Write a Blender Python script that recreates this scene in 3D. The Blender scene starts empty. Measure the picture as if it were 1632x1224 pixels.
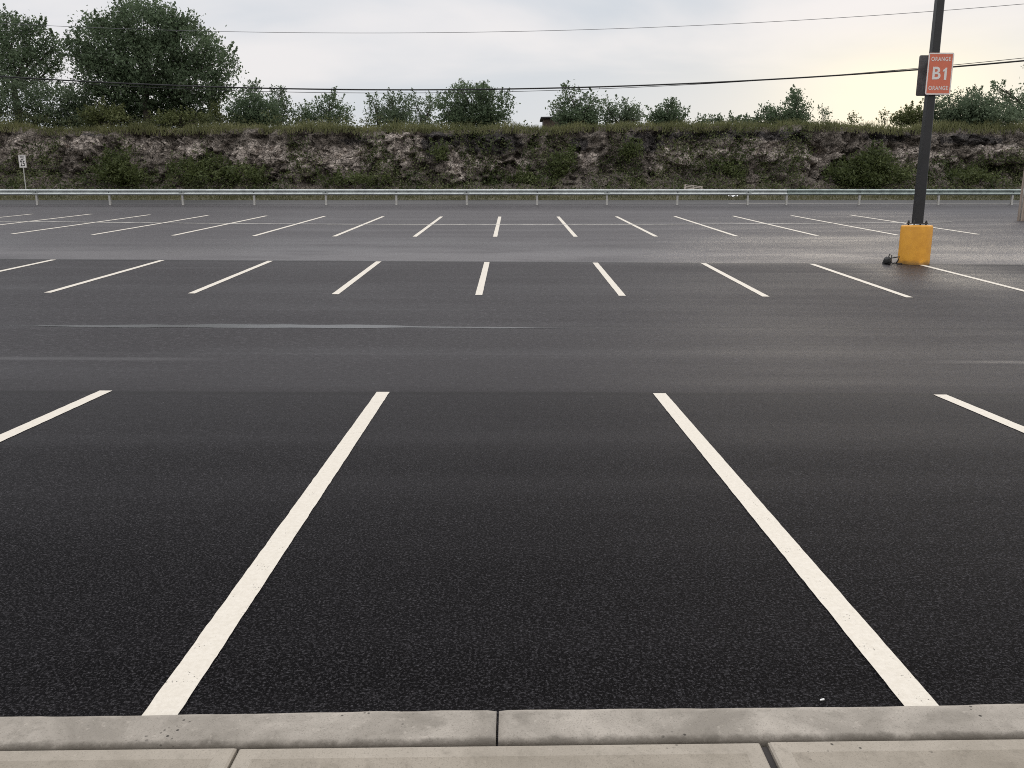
import bpy, math, random
import numpy as np
from mathutils import Vector

random.seed(11)
rng = np.random.default_rng(11)
SC = bpy.context.scene
COL = SC.collection
R = math.radians

# ------------------------------------------------------------------ camera numbers (photo 1632 x 1224)
F, CX, CY = 1300.0, 816.0, 612.0
TH = R(11.9)
CT, ST = math.cos(TH), math.sin(TH)
CAMZ = 1.76


def at(px, py, d):
    """world point seen at photo pixel (px, py) at ground distance d"""
    t = (py - CY) / F
    Z = d / (CT - t * ST)
    return np.array([(px - CX) / F * Z, d, CAMZ - Z * (ST + t * CT)])


def scale_at(py, d):
    t = (py - CY) / F
    return d / (CT - t * ST) / F


# ------------------------------------------------------------------ numpy noise
def _hash(ix, iy, iz):
    h = (ix * 374761393 + iy * 668265263 + iz * 2147483647 * 3 + 1013904223) & 0xFFFFFFFF
    h = ((h ^ (h >> 13)) * 1274126177) & 0xFFFFFFFF
    h = ((h ^ (h >> 16)) * 2246822519) & 0xFFFFFFFF
    return ((h ^ (h >> 15)) & 0xFFFFFF) / float(0xFFFFFF)


def vnoise(p):
    p = np.asarray(p, dtype=np.float64)
    i = np.floor(p).astype(np.int64)
    f = p - i
    f = f * f * (3 - 2 * f)
    out = 0
    for dx in (0, 1):
        wx = f[:, 0] if dx else 1 - f[:, 0]
        for dy in (0, 1):
            wy = f[:, 1] if dy else 1 - f[:, 1]
            for dz in (0, 1):
                wz = f[:, 2] if dz else 1 - f[:, 2]
                out = out + wx * wy * wz * _hash(i[:, 0] + dx, i[:, 1] + dy, i[:, 2] + dz)
    return out


def cellnoise(p):
    i = np.floor(np.asarray(p)).astype(np.int64)
    return _hash(i[:, 0], i[:, 1], i[:, 2])


def fbm(p, octv=4):
    p = np.asarray(p, dtype=np.float64)
    s, a, n = 0, 0.5, 0
    for _ in range(octv):
        s = s + a * vnoise(p)
        n += a
        a *= 0.5
        p = p * 2.03 + 17.3
    return s / n


# ------------------------------------------------------------------ mesh helpers
def link_mesh(name, me, mats=None, parent=None):
    o = bpy.data.objects.new(name, me)
    COL.objects.link(o)
    if mats is not None:
        for m in (mats if isinstance(mats, (list, tuple)) else [mats]):
            me.materials.append(m)
    if parent is not None:
        o.parent = parent
    return o


def mesh_py(name, verts, faces, mat=None, parent=None, smooth=False):
    me = bpy.data.meshes.new(name)
    me.from_pydata([tuple(map(float, v)) for v in verts], [], [tuple(f) for f in faces])
    me.update()
    if smooth:
        me.polygons.foreach_set('use_smooth', [True] * len(me.polygons))
    return link_mesh(name, me, mat, parent)


def mesh_quads(name, V, F4, mat=None, parent=None, smooth=False):
    """V (N,3), F4 (M,4) numpy"""
    me = bpy.data.meshes.new(name)
    V = np.asarray(V, dtype=np.float32)
    F4 = np.asarray(F4, dtype=np.int32)
    me.vertices.add(len(V))
    me.vertices.foreach_set('co', V.ravel())
    me.loops.add(F4.size)
    me.loops.foreach_set('vertex_index', F4.ravel())
    me.polygons.add(len(F4))
    me.polygons.foreach_set('loop_start', np.arange(0, F4.size, 4, dtype=np.int32))
    me.polygons.foreach_set('loop_total', np.full(len(F4), 4, dtype=np.int32))
    me.update(calc_edges=True)
    me.validate()
    if smooth:
        me.polygons.foreach_set('use_smooth', np.ones(len(me.polygons), dtype=bool))
    return link_mesh(name, me, mat, parent)


class MB:
    def __init__(self):
        self.v, self.f = [], []

    def add(self, v, f):
        n = len(self.v)
        self.v += [tuple(map(float, p)) for p in v]
        self.f += [tuple(i + n for i in q) for q in f]

    def box(self, x0, x1, y0, y1, z0, z1, fn=None):
        v = [(x, y, z) for z in (z0, z1) for y in (y0, y1) for x in (x0, x1)]
        if fn:
            v = [fn(p) for p in v]
        self.add(v, [(0, 2, 3, 1), (4, 5, 7, 6), (0, 1, 5, 4), (2, 6, 7, 3), (0, 4, 6, 2), (1, 3, 7, 5)])

    def bbox(self, x0, x1, y0, y1, z0, z1, b=0.01):
        """box with chamfered vertical edges and top rim"""
        def ring(i, z):
            return [(x0 + i + b, y0 + i, z), (x1 - i - b, y0 + i, z), (x1 - i, y0 + i + b, z), (x1 - i, y1 - i - b, z),
                    (x1 - i - b, y1 - i, z), (x0 + i + b, y1 - i, z), (x0 + i, y1 - i - b, z), (x0 + i, y0 + i + b, z)]
        self.loft([ring(b * .7, z0), ring(0, z0 + b), ring(0, z1 - b), ring(b * .7, z1)])

    def loft(self, rings, cap=True):
        n = len(rings[0])
        v = [p for r in rings for p in r]
        f = []
        for k in range(len(rings) - 1):
            for i in range(n):
                j = (i + 1) % n
                f.append((k * n + i, k * n + j, (k + 1) * n + j, (k + 1) * n + i))
        if cap:
            f.append(tuple(reversed(range(n))))
            f.append(tuple((len(rings) - 1) * n + i for i in range(n)))
        self.add(v, f)

    def lathe(self, prof, c=(0, 0, 0), n=24):
        rings = [[(c[0] + r * math.cos(2 * math.pi * i / n), c[1] + r * math.sin(2 * math.pi * i / n), c[2] + z) for i in range(n)] for r, z in prof]
        self.loft(rings)

    def tube(self, pts, rad, n=8):
        pts = [Vector(p) for p in pts]
        if not isinstance(rad, (list, tuple)):
            rad = [rad] * len(pts)
        rings = []
        for k, p in enumerate(pts):
            a = pts[max(k - 1, 0)]
            b = pts[min(k + 1, len(pts) - 1)]
            t = (b - a).normalized()
            up = Vector((0, 0, 1)) if abs(t.z) < .9 else Vector((0, 1, 0))
            s = t.cross(up).normalized()
            u = s.cross(t).normalized()
            rings.append([tuple(p + s * rad[k] * math.cos(2 * math.pi * i / n) + u * rad[k] * math.sin(2 * math.pi * i / n)) for i in range(n)])
        self.loft(rings)

    def build(self, name, mat=None, parent=None, smooth=False):
        return mesh_py(name, self.v, self.f, mat, parent, smooth)


def tag(o, label=None, cat=None, group=None, kind=None):
    if label:
        o['label'] = label
    if cat:
        o['category'] = cat
    if group:
        o['group'] = group
    if kind:
        o['kind'] = kind
    return o


def empty(name, loc=(0, 0, 0)):
    e = bpy.data.objects.new(name, None)
    e.empty_display_size = .2
    COL.objects.link(e)
    e.location = tuple(map(float, loc))
    return e


# ------------------------------------------------------------------ material helpers
class NT:
    def __init__(self, name):
        self.m = bpy.data.materials.new(name)
        self.m.use_nodes = True
        self.t = self.m.node_tree
        self.n = self.t.nodes
        self.p = self.n['Principled BSDF']
        self.out = self.n['Material Output']
        self._pos = None

    def node(self, typ, **kw):
        nd = self.n.new(typ)
        for k, v in kw.items():
            setattr(nd, k, v)
        return nd

    def set(self, sock, v):
        if isinstance(v, bpy.types.NodeSocket):
            self.t.links.new(v, sock)
        else:
            if hasattr(sock, 'default_value'):
                if sock.type == 'RGBA' and len(v) == 3:
                    v = (*v, 1)
                sock.default_value = v

    def pos(self):
        if self._pos is None:
            self._pos = self.node('ShaderNodeTexCoord').outputs['Object']
        return self._pos

    def scaled(self, s, off=(0, 0, 0), vec=None):
        mp = self.node('ShaderNodeMapping')
        self.set(mp.inputs['Vector'], vec or self.pos())
        mp.inputs['Scale'].default_value = s
        mp.inputs['Location'].default_value = off
        return mp.outputs[0]

    def noise(self, scale=1, detail=3, rough=.5, vec=None, dist=0):
        nd = self.node('ShaderNodeTexNoise')
        self.set(nd.inputs['Vector'], vec or self.pos())
        nd.inputs['Scale'].default_value = scale
        nd.inputs['Detail'].default_value = detail
        nd.inputs['Roughness'].default_value = rough
        nd.inputs['Distortion'].default_value = dist
        return nd.outputs['Fac']

    def voro(self, scale, vec=None, feature='F1', out='Distance'):
        nd = self.node('ShaderNodeTexVoronoi', feature=feature)
        self.set(nd.inputs['Vector'], vec or self.pos())
        nd.inputs['Scale'].default_value = scale
        return nd.outputs[out]

    def math(self, op, a, b=0.0, c=0.0, clamp=False):
        nd = self.node('ShaderNodeMath', operation=op, use_clamp=clamp)
        self.set(nd.inputs[0], a)
        self.set(nd.inputs[1], b)
        self.set(nd.inputs[2], c)
        return nd.outputs[0]

    def rng(self, v, a, b, c=0.0, d=1.0, smooth=True):
        nd = self.node('ShaderNodeMapRange', interpolation_type='SMOOTHSTEP' if smooth else 'LINEAR')
        self.set(nd.inputs[0], v)
        for i, x in enumerate((a, b, c, d)):
            self.set(nd.inputs[1 + i], x)
        return nd.outputs[0]

    def mix(self, fac, a, b):
        nd = self.node('ShaderNodeMix', data_type='RGBA')
        self.set(nd.inputs[0], fac)
        self.set(nd.inputs[6], a)
        self.set(nd.inputs[7], b)
        return nd.outputs[2]

    def mixf(self, fac, a, b):
        nd = self.node('ShaderNodeMix', data_type='FLOAT')
        self.set(nd.inputs[0], fac)
        self.set(nd.inputs[2], a)
        self.set(nd.inputs[3], b)
        return nd.outputs[0]

    def bump(self, h, strength=.3, dist=.01, normal=None):
        nd = self.node('ShaderNodeBump')
        nd.inputs['Strength'].default_value = strength
        nd.inputs['Distance'].default_value = dist
        self.set(nd.inputs['Height'], h)
        if normal is not None:
            self.set(nd.inputs['Normal'], normal)
        return nd.outputs[0]

    def fin(self, color=None, rough=None, normal=None, metal=None, spec=None):
        for k, v in (('Base Color', color), ('Roughness', rough), ('Normal', normal), ('Metallic', metal), ('Specular IOR Level', spec)):
            if v is not None:
                self.set(self.p.inputs[k], v)
        return self.m


def simple(name, col, rough=.6, metal=0.0, var=.25, scale=6, bump=.1, spec=.5):
    n = NT(name)
    f = n.noise(scale, 4, .6)
    lo = tuple(c * (1 - var) for c in col)
    hi = tuple(min(1, c * (1 + var)) for c in col)
    c = n.mix(n.rng(f, .3, .7), lo, hi)
    nr = n.bump(n.noise(scale * 8, 3, .6), bump, .005)
    return n.fin(c, n.mixf(f, rough * .85, min(1, rough * 1.15)), nr, metal, spec)


# ================================================================== ground shape
_kn = [(-30, 0), (9.6, 0), (12.1, .0), (15.63, .205), (20.9, .515), (28.34, .94), (39.2, 1.545), (42.5, 1.80), (45.3, 2.13), (46.2, 2.2), (53, 2.55), (57.5, 3.15), (80, 4.0)]
_td = np.arange(-30, 80, .05)
_tz = np.interp(_td, [a for a, _ in _kn], [b for _, b in _kn])
_k = np.ones(25) / 25
_tzs = np.convolve(np.pad(_tz, 12, mode='edge'), _k, mode='valid')


def gz(x, y):
    x = np.asarray(x, dtype=np.float64)
    y = np.asarray(y, dtype=np.float64)
    z = np.interp(y, _td, _tzs)
    w1 = np.interp(y, [3, 8, 13, 21, 28], [0, .5, 1, 1, 0])
    w2 = np.interp(y, [21, 28, 39, 45], [0, 1, 1, 0])
    xc = np.clip(x, -14, 14)
    xq = np.clip(x, -20, 20)
    return z - .0055 * xc * w1 + 3.2e-4 * xq * xq * w2


def KY(x):
    return 2.428 + .018 * x          # lot-side edge of the kerb


def sheet(name, xs, ys, off, mat, yfun=None):
    X, Y = np.meshgrid(xs, ys)
    if yfun is not None:
        Y = yfun(X, Y)
    Z = gz(X, Y) + off
    n, m = len(ys), len(xs)
    idx = np.arange(n * m).reshape(n, m)
    F4 = np.stack([idx[:-1, :-1], idx[:-1, 1:], idx[1:, 1:], idx[1:, :-1]], -1).reshape(-1, 4)
    return mesh_quads(name, np.stack([X, Y, Z], -1).reshape(-1, 3), F4, mat, smooth=True)


# ================================================================== materials
def mat_asphalt():
    n = NT('asphalt')
    sep = n.node('ShaderNodeSeparateXYZ')
    n.set(sep.inputs[0], n.pos())
    x, y = sep.outputs[0], sep.outputs[1]
    wob = n.noise(.9, 3, .6, n.scaled((.25, 1, 1)))
    yw = n.math('ADD', y, n.math('MULTIPLY', n.math('SUBTRACT', wob, .5), .25))
    # zones laid and weathered separately
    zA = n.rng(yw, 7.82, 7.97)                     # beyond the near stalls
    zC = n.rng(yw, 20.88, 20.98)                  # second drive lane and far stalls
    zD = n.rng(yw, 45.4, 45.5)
    streak = n.noise(1.0, 4, .55, n.scaled((.06, .75, 1)))
    streak2 = n.noise(1.0, 3, .5, n.scaled((.035, 1.9, 1), (3, 1, 0)))
    blot = n.noise(.22, 3, .5)
    # stone in the binder: speckle at every size from 20 cm patches to single chips
    fbn = n.noise(85, 3, .85)
    fbf = n.noise(15, 5, .88)
    fb = n.mixf(n.rng(y, 5.0, 11.0), fbn, fbf)
    agg = n.node('ShaderNodeSeparateColor')
    n.set(agg.inputs[0], n.voro(105, out='Color'))
    chips = n.rng(agg.outputs[0], .62, 1.0)
    speck = n.rng(fb, .50, .66)
    grain = n.math('ADD', n.math('MULTIPLY', chips, .30), n.math('MULTIPLY', n.math('POWER', speck, 1.5), .9))
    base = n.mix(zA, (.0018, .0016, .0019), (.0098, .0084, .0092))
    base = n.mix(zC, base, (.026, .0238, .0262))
    base = n.mix(n.math('MULTIPLY', n.rng(streak, .35, .7), .5), base, n.mix(zC, (.013, .012, .0135), (.055, .050, .053)))
    base = n.mix(n.math('MULTIPLY', grain, .85), base, n.mix(zC, (.082, .078, .084), (.11, .103, .107)))
    base = n.mix(n.rng(fb, .49, .36, 0, .9), base, (.0025, .0024, .0028))

    def seam(yc, w):
        d = n.math('ABSOLUTE', n.math('SUBTRACT', yw, yc))
        return n.rng(d, w * .3, w, 1, 0)
    sm = n.math('MAXIMUM', n.math('MAXIMUM', seam(20.92, .20), n.math('MULTIPLY', seam(7.90, .10), .95)),
                n.math('MAXIMUM', n.math('MULTIPLY', seam(45.45, .15), .7), n.math('MULTIPLY', seam(12.55, .05), n.rng(x, -.5, 1.0, 0, .7))))
    base = n.mix(sm, base, (.004, .004, .004))
    # wetness: wet patches are smoother; some sky sheen is painted paler
    r = n.mixf(n.rng(y, 4, 12), .68, .62)
    lane2 = n.math('MULTIPLY', n.rng(yw, 20.9, 21.1), n.rng(y, 26.0, 30.0, 1, 0))
    r = n.mixf(zC, r, .54)
    mott = n.noise(.55, 4, .6, n.scaled((.5, 1, 1), (5, 0, 0)))
    r = n.math('SUBTRACT', r, n.math('MULTIPLY', lane2, n.rng(mott, .35, .65, .02, .13)))
    seep_sheen = n.math('MULTIPLY', n.rng(n.math('ABSOLUTE', n.math('SUBTRACT', yw, 9.75)), .02, .16, 1, 0), n.math('MAXIMUM', n.rng(x, -3.2, -4.6), n.rng(x, 4.6, 6.2)))
    r = n.math('SUBTRACT', r, n.math('MULTIPLY', seep_sheen, .16))
    base = n.mix(n.math('MULTIPLY', seep_sheen, .5), base, (.05, .047, .049))  # wet streak also painted paler, standing in for reflected sky
    lane_sheen = n.math('MULTIPLY', n.rng(yw, 20.95, 21.2), n.rng(yw, 22.6, 25.0, 1, 0))
    base = n.mix(n.math('MULTIPLY', lane_sheen, n.rng(mott, .3, .6, .1, .75)), base, (.095, .088, .090))  # pale mottled band paints the wet lane's sky reflection into the colour
    r = n.math('SUBTRACT', r, n.math('MULTIPLY', n.rng(streak, .4, .75), .10))
    r = n.math('SUBTRACT', r, n.math('MULTIPLY', n.math('MULTIPLY', n.rng(streak2, .60, .78), zA), .12))
    r = n.math('ADD', r, n.math('MULTIPLY', n.rng(blot, .35, .7), .06))
    r = n.math('ADD', r, n.math('MULTIPLY', grain, .08), clamp=True)
    nr = n.bump(n.math('ADD', fb, n.math('MULTIPLY', agg.outputs[1], .2)), .70, .012)
    dv = n.node('ShaderNodeVectorMath', operation='DISTANCE')
    n.set(dv.inputs[0], n.scaled((1, .62, 0)))
    dv.inputs[1].default_value = (10.0, 11.9, 0)
    pool = n.math('MULTIPLY', n.rng(n.math('ADD', dv.outputs['Value'], n.math('MULTIPLY', n.math('SUBTRACT', n.noise(.7, 3, .5), .5), 1.6)), 1.0, 2.6, 1, 0), n.math('SUBTRACT', 1, zC))
    r = n.math('SUBTRACT', r, n.math('MULTIPLY', pool, .13))
    sp = n.mixf(n.rng(y, 2.8, 10.0), .05, .39)
    sp = n.mixf(zC, sp, .55)
    n.set(n.p.inputs['Specular Tint'], (1.0, .93, .985))
    return n.fin(base, r, nr, 0, sp)


def mat_road():
    n = NT('road_asphalt')
    s = n.noise(1, 4, .55, n.scaled((.05, .9, 1)))
    c = n.mix(n.rng(s, .3, .7), (.032, .031, .033), (.05, .048, .049))
    c = n.mix(n.math('MULTIPLY', n.rng(n.noise(90, 2, .6), .5, .75), .5), c, (.08, .078, .08))
    return n.fin(c, n.mixf(s, .42, .55), n.bump(n.noise(90, 2, .6), .3, .004))


def mat_paint():
    n = NT('line_paint')
    f = n.noise(45, 4, .65)
    c = n.mix(n.rng(f, .3, .7), (.64, .585, .50), (.71, .655, .57))
    pits = n.rng(n.voro(70), .16, .24, 1, 0)
    sel = n.rng(n.noise(9, 2, .5), .55, .66)
    c = n.mix(n.math('MULTIPLY', pits, sel), c, (.10, .09, .08))
    c = n.mix(n.rng(n.noise(160, 2, .7), .60, .75, 0, .35), c, (.25, .23, .2))
    return n.fin(c, .62, n.bump(n.noise(130, 2, .7), .35, .003))


def mat_concrete(name, a, b, dark, sc=1.0, broom=False, kerb=False):
    n = NT(name)
    f = n.noise(2.4 * sc, 5, .62, dist=.6)
    c = n.mix(n.rng(f, .32, .68), a, b)
    c = n.mix(n.rng(n.noise(11 * sc, 4, .65), .50, .78, 0, .55), c, dark)
    c = n.mix(n.rng(n.noise(42 * sc, 3, .7), .58, .72, 0, .35), c, tuple(min(1, v * 1.25) for v in b))
    pits = n.math('MULTIPLY', n.rng(n.voro(33), .10, .2, 1, 0), n.rng(n.noise(6, 2, .5), .58, .66))
    c = n.mix(pits, c, tuple(v * .25 for v in dark))
    c = n.mix(n.rng(n.noise(170, 3, .8), .53, .66, 0, .6), c, dark)
    if kerb:                                   # grime gathered along the back groove; paler towards the lot-side edge
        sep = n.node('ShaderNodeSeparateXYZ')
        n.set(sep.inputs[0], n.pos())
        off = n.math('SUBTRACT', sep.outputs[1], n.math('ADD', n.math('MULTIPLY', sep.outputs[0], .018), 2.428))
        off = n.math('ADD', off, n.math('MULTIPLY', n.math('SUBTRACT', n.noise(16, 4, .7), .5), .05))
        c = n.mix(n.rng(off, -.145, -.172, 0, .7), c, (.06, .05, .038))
        c = n.mix(n.rng(off, -.035, -.005, 0, .35), c, tuple(min(1, v * 1.3) for v in b))
    h = n.math('SUBTRACT', n.math('MULTIPLY', n.noise(60, 4, .7), .6), n.math('MULTIPLY', pits, .7))
    if broom:
        h = n.math('ADD', h, n.math('MULTIPLY', n.noise(1, 2, .5, n.scaled((150, 5, 1))), .5))
    return n.fin(c, .85, n.bump(h, .75, .007))


def mat_leaf(name, cols, trans=.28):
    n = NT(name)
    g = n.node('ShaderNodeNewGeometry')
    ramp = n.node('ShaderNodeValToRGB')
    el = ramp.color_ramp.elements
    el[0].color = (*cols[0], 1)
    el[1].color = (*cols[-1], 1)
    for i, c in enumerate(cols[1:-1]):
        e = el.new((i + 1) / (len(cols) - 1))
        e.color = (*c, 1)
    clump = n.noise(.55, 3, .55)
    v = n.math('ADD', n.math('MULTIPLY', g.outputs['Random Per Island'], .55), n.math('MULTIPLY', n.rng(clump, .3, .7), .45))
    n.set(ramp.inputs[0], v)
    n.fin(ramp.outputs[0], .6, None, 0, .3)
    tr = n.node('ShaderNodeBsdfTranslucent')
    n.set(tr.inputs[0], ramp.outputs[0])
    mx = n.node('ShaderNodeMixShader')
    mx.inputs[0].default_value = trans
    n.t.links.new(n.p.outputs[0], mx.inputs[1])
    n.t.links.new(tr.outputs[0], mx.inputs[2])
    n.t.links.new(mx.outputs[0], n.out.inputs['Surface'])
    return n.m


def mat_cliff():
    n = NT('cliff_rock')
    at_ = n.node('ShaderNodeAttribute', attribute_name='rock')
    dk = n.node('ShaderNodeAttribute', attribute_name='dark')
    pv = n.pos()
    warp = n.noise(1.3, 4, .65)
    blocks = n.node('ShaderNodeSeparateColor')
    n.set(blocks.inputs[0], n.voro(3.2, n.scaled((1, 1, 1.4)), out='Color'))
    small = n.node('ShaderNodeSeparateColor')
    n.set(small.inputs[0], n.voro(9, n.scaled((1, 1, 1.3)), out='Color'))
    crack = n.rng(n.voro(3.2, n.scaled((1, 1, 1.4)), feature='DISTANCE_TO_EDGE'), .0, .09, 1, 0)
    rockc = n.mix(blocks.outputs[0], (.28, .243, .212), (.68, .60, .525))
    rockc = n.mix(n.math('MULTIPLY', small.outputs[1], .6), rockc, (.30, .25, .225))
    rockc = n.mix(n.rng(n.noise(2.2, 3, .6), .58, .75, 0, .55), rockc, (.22, .145, .10))
    rockc = n.mix(n.math('MULTIPLY', crack, .7), rockc, (.035, .03, .026))
    earth = n.mix(n.rng(n.noise(5.5, 5, .7), .35, .68), (.040, .034, .029), (.18, .152, .126))
    earth = n.mix(n.rng(n.noise(9, 4, .75), .54, .64, 0, .8), earth, (.34, .29, .25))
    m = n.math('ADD', at_.outputs['Fac'], n.math('MULTIPLY', n.math('SUBTRACT', n.noise(2.6, 5, .7), .5), 1.5))
    c = n.mix(n.rng(m, .28, .52), earth, rockc)
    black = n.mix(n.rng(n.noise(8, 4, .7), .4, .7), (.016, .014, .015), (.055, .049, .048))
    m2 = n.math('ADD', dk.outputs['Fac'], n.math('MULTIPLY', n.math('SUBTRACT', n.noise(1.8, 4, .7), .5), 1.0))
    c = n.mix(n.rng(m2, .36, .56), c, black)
    sp1 = n.noise(19, 3, .8)
    c = n.mix(n.rng(sp1, .57, .63, 0, .65), c, (.46, .405, .355))
    c = n.mix(n.rng(sp1, .44, .38, 0, .75), c, (.018, .016, .014))
    h = n.math('ADD', n.math('MULTIPLY', n.noise(7, 5, .7), 1.0), n.math('MULTIPLY', crack, -.8))
    return n.fin(c, .9, n.bump(h, .8, .12), 0, .25)


M = {}
M['asphalt'] = mat_asphalt()
M['road'] = mat_road()
M['paint'] = mat_paint()
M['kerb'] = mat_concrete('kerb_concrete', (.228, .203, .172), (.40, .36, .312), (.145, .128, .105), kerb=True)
M['walk'] = mat_concrete('sidewalk_concrete', (.255, .222, .178), (.33, .289, .237), (.165, .142, .112), 1.3, True)
M['walk_edge'] = mat_concrete('sidewalk_tooled_edge', (.305, .268, .22), (.375, .332, .277), (.205, .18, .145), 1.3)
M['filler'] = simple('joint_filler', (.035, .03, .028), .9)
n = NT('yellow_paint')
sep = n.node('ShaderNodeSeparateXYZ')
n.set(sep.inputs[0], n.pos())
c = n.mix(n.rng(n.noise(5, 4, .6), .3, .7), (.66, .30, .026), (.78, .37, .034))
c = n.mix(n.rng(n.noise(1, 4, .6, n.scaled((14, 14, 1.6))), .60, .76, 0, .2), c, (.50, .24, .05))
ft = n.math('ADD', sep.outputs[2], n.math('MULTIPLY', n.math('SUBTRACT', n.noise(9, 4, .7), .5), .16))
c = n.mix(n.rng(ft, .10, .0, 0, .7), c, (.16, .10, .04))
chip = n.rng(n.noise(26, 3, .6), .68, .72)
c = n.mix(n.math('MULTIPLY', chip, .5), c, (.45, .33, .18))
M['yellow'] = n.fin(c, .48, n.bump(n.noise(40, 3, .6), .15, .005))
M['pole'] = simple('dark_bronze_paint', (.016, .0155, .0165), .42, 0, .2, 5, .05)
M['galv'] = simple('galvanised_steel', (.50, .53, .52), .42, .75, .14, 3, .08)
M['galv_old'] = simple('weathered_galvanised_steel', (.33, .38, .36), .5, .6, .2, 3, .08)
M['post'] = simple('galvanised_post', (.50, .49, .46), .5, .35, .15, 4, .08)
M['bolt'] = simple('dark_bolt_steel', (.06, .06, .06), .5, .6)
M['orange'] = simple('orange_sign_sheeting', (.66, .162, .088), .38, 0, .05, 4, .02)
M['white'] = simple('white_sign_sheeting', (.78, .75, .72), .4, 0, .05, 4, .02)
M['signback'] = simple('bare_sign_back', (.19, .19, .195), .5, .4, .25, 5, .05)
M['black'] = simple('black_sign_ink', (.012, .012, .012), .5)
M['cable'] = simple('black_cable_sheath', (.012, .012, .013), .6)
M['thin_wire'] = simple('aluminium_wire', (.13, .13, .14), .6, .3)
M['rubber'] = simple('black_rubber', (.012, .012, .012), .6, 0, .4, 20, .3)
M['litter'] = simple('white_paper', (.8, .8, .78), .8)
M['shedwall'] = simple('brown_boards', (.075, .055, .042), .8, 0, .4, 4, .2)
M['shedroof'] = simple('dark_roofing', (.03, .03, .033), .7)
M['pallet'] = simple('weathered_pallet_wood', (.30, .265, .225), .85, 0, .25, 6, .2)
M['soil'] = simple('plateau_soil', (.07, .065, .035), .95, 0, .4, 1, .3)
M['cliff'] = mat_cliff()
M['bark'] = simple('bark', (.06, .05, .04), .9, 0, .4, 5, .4)


def mat_wood_pole():
    n = NT('weathered_pole_wood')
    f = n.noise(1, 5, .65, n.scaled((22, 22, .7)))
    c = n.mix(n.rng(f, .3, .7), (.19, .145, .115), (.40, .33, .275))
    c = n.mix(n.rng(n.noise(1, 3, .6, n.scaled((40, 40, .5))), .62, .7, 0, .8), c, (.05, .04, .03))
    return n.fin(c, .85, n.bump(f, .5, .01))


M['wood_pole'] = mat_wood_pole()
M['leaf_blue'] = mat_leaf('leaf_dark_bluish', [(.085, .122, .068), (.115, .160, .090), (.17, .22, .128)], .45)
M['leaf_mid'] = mat_leaf('leaf_mid_green', [(.096, .133, .082), (.132, .175, .105), (.19, .235, .145)], .45)
M['leaf_olive'] = mat_leaf('leaf_olive', [(.075, .09, .034), (.125, .145, .055), (.19, .205, .09)], .4)
M['leaf_brush'] = mat_leaf('leaf_brush', [(.06, .075, .035), (.105, .122, .056), (.17, .185, .09)], .4)
M['leaf_bush'] = mat_leaf('leaf_bush_green', [(.040, .054, .018), (.085, .108, .036), (.15, .175, .07)], .4)
M['leaf_scrub'] = mat_leaf('leaf_scrub', [(.024, .035, .012), (.06, .082, .028), (.12, .14, .055), (.22, .21, .13)], .35)
M['grass_top'] = mat_leaf('ridge_grass', [(.095, .102, .044), (.17, .178, .078), (.26, .25, .125)], .35)
M['grass_verge'] = mat_leaf('verge_grass', [(.055, .06, .026), (.11, .11, .05), (.19, .17, .095)], .3)

# ================================================================== setting: lot, road, kerb, sidewalk, terrain
# fine rows along the slope
ys = np.concatenate([np.arange(1.0, 9, .5), np.arange(9, 46, .25), [46.0]])
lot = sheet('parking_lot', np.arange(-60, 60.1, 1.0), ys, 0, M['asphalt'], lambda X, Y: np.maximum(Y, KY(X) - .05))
tag(lot, kind='structure')
road = sheet('road', np.arange(-90, 90.1, 2.0), np.arange(45.8, 51.9, .5), .004, M['road'])
tag(road, kind='structure')

# verge and wide terrain below everything
xs = np.concatenate([[-1500, -600, -300, -150], np.arange(-100, 101, 4.0), [150, 300, 600, 1500]])
ysg = np.concatenate([[-1500, -500, -120, -40], np.arange(-20, 80, 2.0), [150, 400, 900, 1600]])
X, Y = np.meshgrid(xs, ysg)
Z = gz(X, Y) - np.where(Y < 51.2, .35, .03)
idx = np.arange(X.size).reshape(X.shape)
F4 = np.stack([idx[:-1, :-1], idx[:-1, 1:], idx[1:, 1:], idx[1:, :-1]], -1).reshape(-1, 4)
ground = mesh_quads('ground', np.stack([X, Y, Z], -1).reshape(-1, 3), F4, M['soil'], smooth=True)
tag(ground, kind='structure')


# ---- kerb: long stones with thin joints
def kerb_mesh():
    mb_v, mb_f = [], []
    W, H, r = .172, .15, .022
    prof = []
    prof.append((0.012, -.10))
    prof.append((0.004, .05))
    for a in np.linspace(0, 90, 6):
        prof.append((-r + r * math.cos(R(a)) - .0, H - r + r * math.sin(R(a))))
    for k in np.linspace(.25, .75, 3):
        prof.append((-r - (W - 2 * r) * k, H + .001))
    for a in np.linspace(90, 170, 5):
        prof.append((-W + r + r * math.cos(R(a)), H - r * 1.0 + r * math.sin(R(a))))
    prof.append((-W, .02))
    joints = [-30, -11.0, -5.55, -2.80, -.047, 2.70, 5.45, 11.0, 30]
    for a, b in zip(joints[:-1], joints[1:]):
        n = max(4, int((b - a - .008) / .03)) if b - a < 4 else 40
        xs_ = np.linspace(a + .004, b - .004, n)
        base = len(mb_v)
        for i, x in enumerate(xs_):
            e = min(i, n - 1 - i)
            sh = .004 if e == 0 else 0
            for (dy, z) in prof:
                q = np.array([[x * 9, dy * 30, z * 30]])
                w = (fbm(q, 3)[0] - .5) * .007 + (fbm(q * .12, 2)[0] - .5) * .012
                yy = KY(x) + dy + (w if dy > -W * .5 else -w * .6)
                mb_v.append((x, yy, z - sh + (w * .35 if z > .1 else 0)))
        m = len(prof)
        for i in range(n - 1):
            for j in range(m - 1):
                a0 = base + i * m + j
                mb_f.append((a0, a0 + 1, a0 + m + 1, a0 + m))
        mb_f.append(tuple(base + j for j in range(m)))
        mb_f.append(tuple(base + (n - 1) * m + j for j in reversed(range(m))))
    return mb_v, mb_f


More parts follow.
